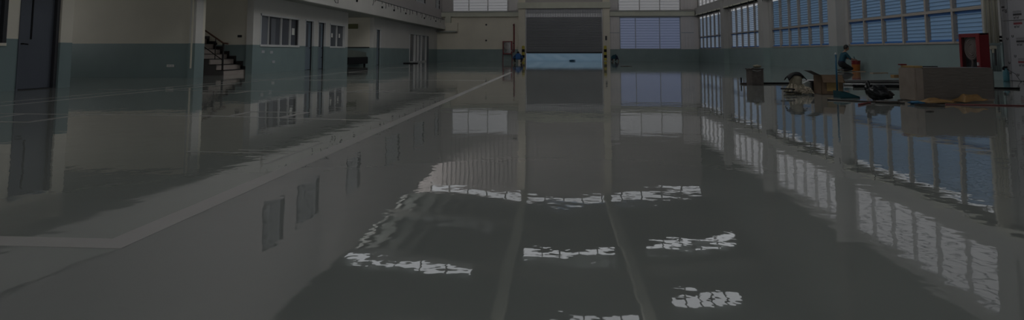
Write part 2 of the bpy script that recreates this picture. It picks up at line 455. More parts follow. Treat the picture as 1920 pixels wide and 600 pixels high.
b = MB(); b.box(SX0-.0, SX0+.08, YF-.09, YF+.0, 0, SH, 'steel'); b.box(SX1-.08, SX1, YF-.09, YF+.0, 0, SH, 'steel'); b.build('guide_rail', sh)
# blue tarpaulin closing the gap beneath the shutter
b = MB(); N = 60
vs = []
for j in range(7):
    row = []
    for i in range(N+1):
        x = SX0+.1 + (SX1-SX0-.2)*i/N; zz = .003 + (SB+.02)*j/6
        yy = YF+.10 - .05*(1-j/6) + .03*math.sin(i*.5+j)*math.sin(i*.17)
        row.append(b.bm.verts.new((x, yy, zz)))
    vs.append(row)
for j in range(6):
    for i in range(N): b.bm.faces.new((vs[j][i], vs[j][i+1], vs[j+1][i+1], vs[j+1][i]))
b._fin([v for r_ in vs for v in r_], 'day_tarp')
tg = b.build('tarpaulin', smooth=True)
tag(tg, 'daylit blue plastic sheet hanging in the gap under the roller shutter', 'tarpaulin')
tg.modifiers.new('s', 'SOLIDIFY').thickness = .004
b = MB(); b.ball((1.35, YF-.6, .06), .3, 'cloth_cyan', (1, .5, .22), .3, 2, flat=.001)
tag(b.build('cloth'), 'small dark blue cloth lying on the floor before the roller shutter', 'cloth')

# bollards
for nm, x, lab in (('l', -3.12, 'yellow and black striped guard post at the left jamb of the roller shutter'), ('r', 4.36, 'yellow and black striped guard post at the right jamb of the roller shutter')):
    t = thing('bollard', (x, YF-.75, 0), lab, 'guard post')
    b = MB()
    for k in range(5): b.lathe([(.13, 0), (.13, .262)], x, YF-.75, 'yellow' if k % 2 == 0 else 'black', 16, z0=.03+k*.262)
    b.build('post', t)
    b = MB(); b.lathe([(.13, 0), (.12, .03), (.07, .06), (.0001, .07)], x, YF-.75, 'yellow', 16, z0=1.34); b.build('cap', t)
    b = MB(); b.box(x-.19, x+.19, YF-.94, YF-.56, 0, .03, 'steel'); b.build('base_plate', t)

# hose cabinet on legs, far wall
def hose_cabinet(loc, rotz, w, h, z0, d, label, legs, dark_glass='red_dark', hr=.27):
    t = thing('fire_hose_cabinet', (0,0,0), label, 'fire hose cabinet')
    t['_o'] = (0,0,0)
    b = MB(); T = .04
    b.box(-w/2, w/2, 0, T*.5, z0, z0+h, 'red'); b.box(-w/2, -w/2+T, -d, 0, z0, z0+h, 'red'); b.box(w/2-T, w/2, -d, 0, z0, z0+h, 'red')
    b.box(-w/2, w/2, -d, 0, z0, z0+T, 'red'); b.box(-w/2, w/2, -d, 0, z0+h-T, z0+h, 'red')
    b.build('body', t)
    b = MB(); f = .10
    y0, y1 = -d-.025, -d-.001
    b.box(-w/2, -w/2+f, y0, y1, z0, z0+h, 'red', .004); b.box(w/2-f*1.5, w/2, y0, y1, z0, z0+h, 'red', .004)
    b.box(-w/2+f, w/2-f*1.5, y0, y1, z0, z0+f, 'red'); b.box(-w/2+f, w/2-f*1.5, y0, y1, z0+h-f, z0+h, 'red')
    dr = b.build('door', t)
    b = MB(); b.box(w/2-f*1.0, w/2-f*.6, y0-.03, y0, z0+h*.22, z0+h*.30, 'alu'); b.build('handle', dr)
    # reel behind the door opening
    b = MB(); cx = -.03; cz = z0+h*.64; n = 28
    for rr in (hr, hr*.80, hr*.60, hr*.42):
        b.tube([(cx+rr*math.cos(2*PI*k/n)*(.85), -d+.06, cz+rr*math.sin(2*PI*k/n)) for k in range(n+1)], hr*.10, 'hose', 6, caps=False)
    b.lathe([(hr*.3, -.02), (hr*.3, .02)], cx, 0, 'hose', 16)
    for v in list(b.bm.verts)[-32:]: v.co = Vector((v.co.x, -d+.06+v.co.z, cz+v.co.y))
    b.build('hose_reel', t)
    b = MB(); b.tube([(cx, -d+.05, cz-hr), (cx+.02, -d+.05, z0+h*.28), (cx-.02, -d+.05, z0+h*.15)], .022, 'hose', 6); b.build('nozzle', t)
    b = MB(); b.box(-w/2+T, w/2-T, -d*.45, -d*.40, z0+T, z0+h-T, 'dark_frame'); b.build('back_panel', t)
    b = MB(); b.box(-w/2+f, w/2-f*1.5, y0+.008, y0+.012, z0+f, z0+h-f, 'pane'); b.build('glass', dr)
    if legs:
        for sx in (-1, 1):
            b = MB(); b.box(sx*(w/2-.03)-.03, sx*(w/2-.03)+.03, -d, -d+.06, 0, z0, 'red'); b.build('leg', t)
    t.location = loc; t.rotation_euler = (0,0,rotz)
    return t
hose_cabinet((-4.62, YF-.07, 0), 0, .90, 1.22, .62, .25, 'red fire hose cabinet on two legs against the far cream wall', True, hr=.30)
c2 = hose_cabinet((11.43, 17.65, .20), R(-90), .84, 1.11, 0, .20, 'red fire hose cabinet on a white base box at right, its coiled hose showing', False, hr=.30)
b = MB(); b.box(11.19, 11.46, 17.22, 18.08, 0, .199, 'paper_white', .01)
bb = b.build('base_box'); tag(bb, 'low white box on the floor carrying the red hose cabinet at right', 'box')
b = MB(); b.ball((11.19, 17.45, .13), .03, 'black', sub=2); b.build('socket', bb); b = MB(); b.ball((11.19, 17.3, .10), .015, 'black', sub=1); b.build('socket', bb)
# red pipe
b = MB(); b.tube([(-4.02, YF-.10, 3.45), (-4.02, YF-.10, .95), (-4.04, YF-.10, .84), (-4.09, YF-.10, .80)], .06, 'red', 10); b.build_name = 0
rp = b.build('fire_pipe', smooth=True); tag(rp, 'thin red water pipe rising beside the far hose cabinet', 'pipe')
b = MB(); b.box(-4.13, -3.97, YF-.16, YF-.001, 3.3, 3.38, 'red_dark'); b.build('pipe_clamp', rp); b = MB(); b.box(-4.13, -3.97, YF-.16, YF-.001, 1.6, 1.68, 'red_dark'); b.build('pipe_clamp', rp)
for z, lab in ((3.38, 'dark round wall fitting high on the far cream wall, the upper of two'), (1.90, 'dark round wall fitting on the far cream wall, the lower of two')):
    b = MB(); b.lathe([(.085, 0), (.085, .05), (.05, .09)], 0, 0, 'dark_frame', 14)
    for v in b.bm.verts: v.co = Vector((-6.65+v.co.x, YF-.002-v.co.z, z+v.co.y))
    tag(b.build('wall_fitting'), lab, 'wall fitting')
b = MB(); b.box(4.40, 4.56, YF-.37, YF-.301, 1.9, 2.3, 'dark_frame', .01); tag(b.build('switch_box'), 'small dark switch box on the pilaster right of the roller shutter', 'switch box')

# ------------------------------------------------------------------ left side
D = .25
def lm(teal): return lambda z, a: teal if z < DADO else 'warm_white'
# near wall with the slate door (Y 9..13.5)
wl1 = wall('wall_left', 'x', XL-D, XL, YB, 13.25, 0, 2.95, [(12.12, 13.14, 0, 2.25), (10.6, 11.83, .95, 2.2)], lambda z, a: 'teal' if z < 1.02 else 'cream')
d = MB(); d.box(XL-.10, XL-.05, 12.16, 13.06, .02, 2.2, 'door_slate', .004); dr = S(d.build(nxt('door')))
b = MB(); b.box(XL-.11, XL+.02, 12.12, 12.16, 0, 2.25, 'door_slate'); b.box(XL-.11, XL+.02, 13.06, 13.14, 0, 2.25, 'dark_frame'); b.box(XL-.11, XL+.02, 12.12, 13.14, 2.2, 2.25, 'door_blue'); b.box(XL-.11, XL-.01, 12.16, 13.06, 0.002, .018, 'dark_frame'); b.build('door_frame', dr)
b = MB(); b.box(XL-.049, XL-.04, 12.46, 12.50, 1.08, 2.1, 'black'); b.build('vision_strip', dr)
b = MB(); b.tube([(XL-.05, 12.24, .98), (XL+.02, 12.24, .98), (XL+.02, 12.34, .97)], .014, 'black', 8); b.build('door_handle', dr)
b = MB(); b.box(XL-.1, XL-.07, 10.6, 11.83, .95, 2.2, 'dark_glass'); w = S(b.build(nxt('window')))
b = MB()
for y in (10.6, 11.2, 11.74): b.box(XL-.1, XL+.01, y, y+.09, .95, 2.2, 'dark_frame')
b.box(XL-.1, XL+.02, 10.6, 11.83, .93, .99, 'cream'); b.build('window_frame', w)
# corner post of the near room
b = MB(); b.box(XL-.1, XL+.05, 13.16, 13.50, 1.02, 2.95, 'cream'); b.box(XL-.1, XL+.055, 13.16, 13.505, 0, 1.02, 'teal'); S(b.build(nxt('trim')))
# recessed alcove: facing wall at Y=18.8
RY = 18.85
wall('wall_alcove', 'y', RY, RY+.2, -18, -11.35, 0, 2.95, [], lambda z, a: 'teal' if z < DADO else 'cream')
wall('wall_alcove_side', 'x', -18.2, -18, 13.0, 24, 0, 2.95, [(14.2, 18.0, 1.1, 2.5), (19.6, 22.0, 1.1, 2.5)], lambda z, a: 'teal' if z < DADO else 'cream')
window('x', -18, 14.2, 18.0, 1.1, 2.5, 'fill_side', None, 1, (16.1,), frame='alu_white'); window('x', -18, 19.6, 22.0, 1.1, 2.5, 'fill_side', None, 1, (20.8,), frame='alu_white')  # glowing side windows added out of view to brighten the alcoves
wall('wall_alcove_near', 'y', 13.25, 13.45, -18, XL-.1, 0, 2.95, [], lambda z, a: 'teal' if z < DADO else 'cream')
b = MB(); b.box(-12.45, -12.2, RY-.02, RY-.001, .33, .41, 'paper_white', .004); o = b.build('socket_plate'); tag(o, 'small white socket plate low on the dark teal alcove wall', 'socket')
b = MB(); b.box(-12.41, -12.34, RY-.024, RY-.02, .35, .39, 'alu'); b.box(-12.31, -12.24, RY-.024, RY-.02, .35, .39, 'alu'); b.build('socket_face', o)
# slim post between alcove and stair
b = MB(); b.box(-11.48, -11.28, 18.42, 18.80, 1.08, 2.95, 'warm_white'); b.box(-11.485, -11.275, 18.415, 18.80, 0, 1.08, 'teal')
b.box(-11.40, -11.36, 18.38, 18.42, 0.3, 2.95, 'cream'); S(b.build(nxt('trim')))
# stair alcove back wall
SY = 22.36
wall('wall_stair', 'y', SY, SY+.2, -18, XL-.06, 0, 2.95, [], lambda z, a: 'teal' if z < DADO else 'cream')
b = MB(); b.box(-12.02, -11.86, SY-.04, SY-.001, 1.36, 1.45, 'dark_frame', .008); o = b.build('light_switch'); tag(o, 'small dark switch plate on the cream wall above the stairs', 'light switch')
# staircase rising to the left
st = thing('staircase', (-11.9, 21.5, 0), 'short staircase with pale risers and dark nosings rising to the left', 'stairs')
hh = [.18, .375, .57, .745, .93, 1.12, 1.31]
for i in range(7):
    x1 = -11.60 - .27*i; x0 = x1-.29 if i < 6 else -14.2
    c = MB(); c.box(x0, x1, 20.72, 22.33, 0, hh[i]-.02, 'tread'); c.box(x0, x1-.012, 20.70, 20.72, 0, hh[i]-.02, 'stringer'); step = c.build('step', st)
    c = MB(); c.box(x0, x1+.015, 20.69, 22.33, hh[i]-.02, hh[i], 'skirt_dark'); c.build('nosing', step)
b = MB()
for i in range(7):
    x1 = -11.60 - .27*i; zl = hh[i-1] if i else 0
    b.box(x1-.002, x1+.09, SY-.03, SY-.002, zl+.0, hh[i]+.10, 'skirt_dark'); b.box(x1-.27, x1+.0, SY-.03, SY-.002, hh[i], hh[i]+.10, 'skirt_dark')
b.build('wall_skirting', st)
b = MB(); b.box(-11.51, -11.36, SY-.03, SY-.001, 0, .10, 'skirt_dark'); S(b.build('baseboard_stair'))
px, py = -11.70, 20.80
rl = MB(); rl.box(px-.025, px+.025, py-.025, py+.025, .18, 1.11, 'skirt_dark'); rl.build('newel_post', st)
b = MB(); b.tube([(px+.17, py, 1.10), (px, py, 1.12), (px-.9, py, 1.70)], .03, 'rail_wood', 8); b.build('handrail', st)
b = MB(); b.tube([(px, py, .52), (px-.9, py, 1.12)], .018, 'skirt_dark', 8); b.build('middle_rail', st)
b = MB(); b.ball((px-.29, py, 1.10), .06, 'black', sub=2); b.tube([(px-.29, py, .55), (px-.29, py, 1.30)], .016, 'skirt_dark', 6); b.build('baluster', st)

# projecting office block Y 22.2 .. 32.5, and wall on to the far end
W1 = (22.65, 26.2, 1.05, 2.28); W2 = (29.85, 32.05, 1.05, 2.24)
D1 = (26.85, 27.85, 0, 2.28); D2 = (28.35, 29.3, 0, 2.28)
wall('wall_office', 'x', XL-D, XL, 22.1, 32.5, 0, 2.95, [W1, W2, D1, D2], lambda z, a: 'teal' if z < DADO else 'warm_white')
wall('wall_office_end', 'y', 32.3, 32.5, -18, XL-D, 0, 2.95, [], lambda z, a: 'teal' if z < DADO else 'cream')
D3 = (37.75, 38.75, 0, 2.28); G3 = (46.4, 52.6, 0, 2.28)
wall('wall_left_far', 'x', XL-D, XL, 37.2, YF, 0, 2.95, [D3, G3], lambda z, a: ('teal' if a > 53 else 'teal') if z < DADO else 'warm_white')
wall('wall_passage', 'y', 37.2, 37.4, -18, XL-D, 0, 2.95, [], lambda z, a: 'teal' if z < DADO else 'cream')
S(sbox('wall_outer', 'cream', -18.2, -18, 22.8, YF, 0, 2.95)) if False else None
wall('wall_outer', 'x', -18.2, -18, 24.0, YF, 0, 2.95, [(33.2, 36.6, 1.1, 2.5)], lambda z, a: 'cream')
window('x', -18, 33.2, 36.6, 1.1, 2.5, 'fill_side', None, 1, (34.9,), frame='alu_white')  # another added, unseen light panel, for the passage recess
# office window
def lwin(y0, y1, z0, z1, mull, sheets, fmat='alu_white'):
    b = MB(); b.box(XL-.12, XL-.10, y0, y1, z0, z1, 'dark_glass'); w = S(b.build(nxt('window')))
    b = MB(); f = .07
    b.box(XL-.13, XL+.015, y0, y0+f, z0, z1, fmat); b.box(XL-.13, XL+.015, y1-f, y1, z0, z1, fmat)
    b.box(XL-.13, XL+.03, y0, y1, z0-.03, z0+f*.7, fmat); b.box(XL-.13, XL+.015, y0, y1, z1-f, z1, fmat)
    for y in mull: b.box(XL-.12, XL-.03, y-.025, y+.025, z0, z1, fmat)
    b.build('window_frame', w)
    for (y, z, s) in sheets:
        b = MB(); b.box(XL-.099, XL-.094, y-s*.6, y+s*.6, z-s*.6, z+s*.7, 'paper_white'); b.build('paper_sheet', w)
    return w
w = lwin(*W1, (23.45, 24.55, 25.4), ((23.0, 1.66, .15), (25.8, 1.68, .22)))
b = MB(); b.box(XL-.10, XL-.03, 23.45, 23.60, 1.1, 2.24, 'dark_frame'); b.box(XL-.10, XL-.03, 26.05, 26.13, 1.1, 2.2, 'dark_frame'); b.build('sash_edge', w)
b = MB(); b.box(XL-.10, XL-.085, 22.74, 23.42, 1.1, 2.2, 'grey_glass'); b.box(XL-.10, XL-.085, 23.65, 24.1, 1.1, 2.15, 'grey_glass'); b.build('open_sash', w)
lwin(*W2, (30.95,), ((30.4, 1.65, .16), (31.45, 1.65, .16)))
def ldoor(y0, y1, lab, handle_z=(1.0,)):
    b = MB(); b.box(XL-.14, XL-.10, y0+.05, y1-.14, .01, 2.2, 'door_blue', .004); d = S(b.build(nxt('door')))
    b = MB(); b.box(XL-.099, XL-.09, y0+.18, y0+.55, 1.05, 2.1, 'dark_glass'); b.build('vision_panel', d)
    b = MB(); b.box(XL-.24, XL+.012, y0, y0+.05, DADO, 2.28, 'alu_white'); b.box(XL-.24, XL+.012, y1-.05, y1, DADO, 2.28, 'alu_white'); b.box(XL-.24, XL+.012, y0, y0+.05, 0, DADO, 'teal'); b.box(XL-.24, XL+.012, y1-.05, y1, 0, DADO, 'teal'); b.box(XL-.24, XL+.02, y0, y1, 2.22, 2.28, 'alu_white'); b.build('door_frame', d)
    b = MB(); b.box(XL-.22, XL-.08, y1-.14, y1-.05, 0, 2.22, 'black'); b.build('gap_shade', d)  # black strip stands in for the shadowed gap beside the leaf
    for hz in handle_z:
        b = MB(); b.tube([(XL-.1, y1-.26, hz), (XL-.02, y1-.26, hz), (XL-.02, y1-.38, hz)], .016, 'black', 8); b.build('door_handle', d)
ldoor(D1[0], D1[1], '', (1.0,)); ldoor(D2[0], D2[1], '', (1.0, .55)); ldoor(D3[0], D3[1], '')
# white trims between
for y0, y1 in ((26.4, 26.6), (28.0, 28.2), (29.45, 29.65)):
    pass
for z, y in ((.82, 22.9), (.80, 23.6), (.42, 23.8)):
    b = MB(); b.box(XL+.001, XL+.02, y-.12, y+.12, z-.05, z+.05, 'alu'); o = b.build('wall_plate')
    tag(o, {22.9:'small pale plate on the teal office wall, left of two beneath the office window', 23.6:'small pale plate on the teal office wall, right of two beneath the office window', 23.8:'small pale plate lowest on the teal office wall'}[y], 'wall plate')
# glazed folding doors
b = MB(); b.box(XL-.16, XL-.13, G3[0]+.1, G3[1]-.1, .05, 2.2, 'dark_glass'); g = S(b.build(nxt('door')))
b = MB()
for y in (46.4, 48.3, 49.4, 50.6, 52.4): b.box(XL-.17, XL+.02, y, y+.2, 0, 2.28, 'alu_white')
b.box(XL-.17, XL+.02, 46.4, 52.6, 0, .09, 'alu_white'); b.box(XL-.17, XL+.02, 46.4, 52.6, 2.2, 2.28, 'alu_white'); b.build('door_frame', g)
b = MB(); b.box(XL-.15, XL-.10, 49.6, 52.4, .09, 2.2, 'grey_glass'); b.build('sliding_leaf', g)
b = MB(); b.box(XL-.08, XL+.04, 52.62, 53.3, 0, 2.2, 'door_slate'); b.build('side_panel', g)
b = MB(); b.box(-10.9, -9.9, 43.0, 43.3, 0, .06, 'black', .01); tag(b.build('threshold_strip'), 'thin black strip lying on the floor before the glazed doors at left', 'strip')

# gallery: soffit, fascia, upper wall
b = MB(); b.box(-18, -10.68, YB, YF-.01, 2.951, 3.10, 'soffit'); S(b.build('ceiling_gallery'))
b = MB(); b.box(-10.68, -10.48, 21.5, 56.9, 2.94, 3.26, 'warm_white', .01); b.box(-10.72, -10.54, 21.5, 56.9, 3.26, 3.82, 'warm_white'); b.box(-10.72, -10.56, YB, 21.5, 2.94, 3.82, 'warm_white')
fa = S(b.build(nxt('trim')))
b = MB(); b.box(-10.95, -10.56, YB, 56.9, 3.82, 3.88, 'dark_frame'); b.build('cable_tray', fa)
random.seed(11)
for k in range(42):
    y = 22 + k*.82 + random.uniform(-.3, .3); zz = 3.82
    b = MB(); L_ = random.choice((.12, .18, .25, .34)); dy = random.uniform(-.2, .2)
    b.tube([(-10.53, y, zz+.03), (-10.51, y+dy*.4, zz-L_*.5), (-10.525, y+dy, zz-L_)], .014, 'dark_frame', 5); b.build('hanging_wire', fa)
for k, y in enumerate((29.6, 36.2, 42.0, 48.0, 52.6, 31.5, 38.9)):
    b = MB(); b.box(-10.54, -10.47, y-.07, y+.07, 3.44, 3.56, 'black', .01); b.build('junction_box', fa)
b = MB(); b.tube([(-10.47, 28.0, 3.36), (-10.44, 28.2, 3.14), (-10.44, 28.55, 3.14), (-10.47, 28.6, 3.38)], .014, 'dark_frame', 5); b.build('cable_loop', fa)
upw = [(54.2, 56.0), (46.3, 49.8), (38.6, 42.0), (31.5, 33.6), (25.4, 27.8), (22.4, 24.2)]
wu = wall('wall_upper_left', 'x', XU-.2, XU, YB, YF, 3.88, 9.3, [(a, c, 4.75, 6.5) for a, c in upw], lambda z, a: 'pink_grey')
for a, c in upw:
    b = MB(); b.box(XU-.15, XU-.12, a, c, 4.75, 6.5, 'grey_glass'); w = S(b.build(nxt('window')))
    b = MB()
    n = max(3, round((c-a)/.5))
    for i in range(n+1): y = a+.03+(c-a-.06)*i/n; b.box(XU-.12, XU+.02, y-.03, y+.03, 4.75, 6.5, 'dark_frame' if i in (0, n) else 'alu')
    for z in (4.78, 5.15, 5.6, 6.05, 6.47): b.box(XU-.12, XU+.01, a, c, z-.025, z+.025, 'alu')
    b.build('window_frame', w)
b = MB(); b.box(-18, XU, YB, YF-.01, 9.3, 9.45, 'roof'); S(b.build('ceiling_offices'))
FILL_Y = [(40.5, 47.8), (49.0, 56.6)]  # unseen lit openings added above the offices as extra light
wall('wall_far_left', 'x', -14.3, -14.0, YB, YF, 9.45, 12.2, [(a, c, 9.7, 11.5) for a, c in FILL_Y], lambda z, a: 'roof')
for a, c in FILL_Y: window('x', -14.0, a, c, 9.7, 11.5, 'fill_high_left', None, 1, (a+2.2, a+4.4), frame='alu_white')
# duct joining gallery and far beam
b = MB(); b.tube([(-10.9, YF-.25, 2.75), (-9.3, YF-.25, 2.75)], .0, 'soffit') if False else None
b.box(-11.3, -9.35, YF-.5, YF-.002, 2.68, 2.80, 'soffit'); b.box(-9.45, -9.30, YF-.5, YF-.002, 2.68, 3.55, 'cream'); b.box(-10.45, -9.45, YF-.45, YF-.002, 2.80, 3.55, 'cream')
b.box(-10.45, -9.95, YF-.5, YF-.002, 3.55, 4.5, 'beam_green')
S(b.build(nxt('trim')))

# dark covered bench in the passage
t = thing('covered_bench', (-11.9, 33.6, 0), 'dark bench under a green cover in the recess beyond the office windows', 'bench')
b = MB(); b.box(-13.8, -11.45, 33.1, 36.6, .12, .52, 'black', .02); b.build('seat', t)
b = MB(); b.prism([(33.0, .52), (36.7, .52), (36.7, .80), (33.0, .98)], -14.0, -11.6, 'x', 'tarp_green_light'); b.build('cover', t)
for x in (-13.6, -11.6):
    for y in (33.2, 36.4):
        b = MB(); b.box(x-.05, x+.05, y-.05, y+.05, 0, .12, 'black'); b.build('leg', t)
b = MB(); b.box(-13.3, -12.3, 37.15, 37.19, 2.25, 2.55, 'dull_yellow', .01); tag(b.build('wall_sign'), 'dim yellow plate high on the recess wall above the covered bench', 'sign')
S(sbox('baseboard_passage', 'dark_frame', -18, -11.56, 37.17, 37.199, 1.07, 1.13))

# ------------------------------------------------------------------ rear wall, its glowing openings added as fill light
holes = [(-10, -1, .0, 6.5), (1, 11.5, .0, 6.5)]
wall('wall_rear', 'y', YB-.3, YB, -18, XR+.3, 0, 13.2, holes, lambda z, a: 'cream')
for a, c in ((-10, -1), (1, 11.5)):
    window('y', YB, a, c, 0.0, 6.5, 'fill_rear', None, 1, (a+3, a+6), (3.2,), frame='alu_white')

# ------------------------------------------------------------------ conduits and boards by the nearest right pilaster
ct = thing('conduit_bundle', (12.4, 18.63, 0), 'bundle of cream and teal conduits climbing the nearest right pilaster', 'pipes')
for k in range(5):
    b = MB(); y = 18.655; x = 12.33 + k*.08
    b.tube([(x, y-.02*(k%2), 1.05), (x, y-.02*(k%2), 4.1)], .036, 'conduit', 8)
    b.tube([(x, y-.02*(k%2), .25 if k > 1 else .02), (x, y-.02*(k%2), 1.05)], .036, 'conduit_teal', 8); b.build('conduit', ct, smooth=True)
b = MB(); b.box(12.30, 12.70, 18.60, 18.71, 1.00, 1.07, 'conduit_teal', .01); b.build('pipe_strap', ct); b = MB(); b.box(12.30, 12.70, 18.60, 18.71, 2.3, 2.35, 'steel'); b.build('pipe_strap', ct)
b = MB(); b.box(12.36, 12.55, 18.56, 18.62, .88, .99, 'conduit', .02); b.lathe([(.028, 0), (.028, .12)], 12.45, 18.59, 'conduit', 12, z0=.78); b.build('junction_box', ct)
b = MB(); b.tube([(12.50, 18.58, .90), (12.50, 18.58, .42)], .02, 'dark_frame', 6); b.build('drop_cable', ct)
b = MB()
for k in range(2): b.box(12.64, 12.70, 18.57, 18.59, 1.10+k*.10, 1.17+k*.10, 'black')
b.build('tag_plate', ct)

def U_mark(b, x, y, z, s, m='board_print'):
    pts = [(x, y-s*.5, z+s*.6)] + [(x, y - s*.5*math.cos(a), z - s*.5*math.sin(a)) for a in [PI*k/8 for k in range(9)]] + [(x, y+s*.5, z+s*.6)]
    b.tube(pts, s*.16, m, 5)
BX = 12.78
def board(y0, y1, z0, z1, marks, bars, label):
    b = MB(); b.box(BX, BX+.10, y0+.006, y1-.006, z0+.006, z1-.006, 'board', .004)
    o = b.build('insulation_board'); tag(o, label, 'insulation board', 'printed white boards lining the right wall')
    if marks:
        p = MB()
        for (y, z) in marks: U_mark(p, BX-.001, y, z, .055)
        p.build('printed_mark', o)
    p = MB()
    for (y, z, w, c) in bars:
        p.box(BX-.004, BX-.001, y-w/2, y+w/2, z-.028, z+.028, c)
        for k in range(3): p.box(BX-.004, BX-.001, y-w/2, y+w/2, z+.05+k*.022, z+.056+k*.022, 'board_print') if w > .16 else None
        for k in range(4):   # illegible small characters under the bar
            yy = y+w/2-.03-k*.055; p.box(BX-.004, BX-.001, yy-.006, yy+.006, z-.12, z-.06, 'board_print')
            if k % 2: p.box(BX-.004, BX-.001, yy-.03, yy, z-.066, z-.056, 'board_print')
            else: p.box(BX-.004, BX-.001, yy-.03, yy-.02, z-.12, z-.07, 'board_print')
    p.build('printed_label', o)
YS = 18.40
board(YS, 18.66, .0, 1.69, [(18.47, 1.18), (18.46, .50)], [(18.56, .30, .10, 'board_print')], 'lower narrow white printed board next to the conduit bundle')
board(YS, 18.66, 1.69, 3.6, [(18.46, 1.95)], [(18.57, 2.09, .12, 'board_print')], 'upper narrow white printed board next to the conduit bundle')
board(17.15, YS, .0, 1.69, [(18.27, 1.25), (18.22, .69), (18.16, .17)], [(18.04, 1.60, .32, 'board_print_red'), (17.98, 1.10, .32, 'board_print'), (17.96, .53, .32, 'board_print_red')], 'lower wide white board with black and red printed bars, at the right edge')
board(17.15, YS, 1.69, 3.6, [(18.25, 2.3)], [(18.04, 1.85, .32, 'board_print'), (18.04, 2.45, .32, 'board_print')], 'upper wide white board with black printed bars, at the right edge')
wall('wall_partition', 'y', 15.9, 16.1, 12.4, XR, 0, 3.6, [], lambda z, a: 'teal' if z < DADO else 'cream') if False else None
# spray bottle near boards
t = thing('spray_bottle', (12.42, 18.1, 0), 'teal bottle with a black head standing before the printed boards', 'bottle')
b = MB(); b.lathe([(.07,0),(.075,.02),(.075,.24),(.05,.30),(.028,.33),(.028,.36)], 12.42, 18.1, 'bottle_teal', 16); b.build('body', t, smooth=True)
b = MB(); b.box(12.36, 12.46, 18.07, 18.13, .36, .41, 'black', .01); b.box(12.34, 12.37, 18.08, 18.12, .31, .38, 'black'); b.build('spray_head', t)
b = MB(); b.tube([(12.5, 18.1, .30), (12.6, 18.0, .2), (12.62, 17.9, .05), (12.6, 17.8, .01), (12.5, 17.7, .008)], .005, 'black', 6); tag(b.build('cable'), 'thin black cable drooping to the floor beside the teal bottle', 'cable')
b = MB(); b.ball((12.25, 17.05, .04), .12, 'black', (1,.8,.45), .3, 2, flat=.001); tag(b.build('rag'), 'small black scrap on the floor under the printed boards', 'rag')

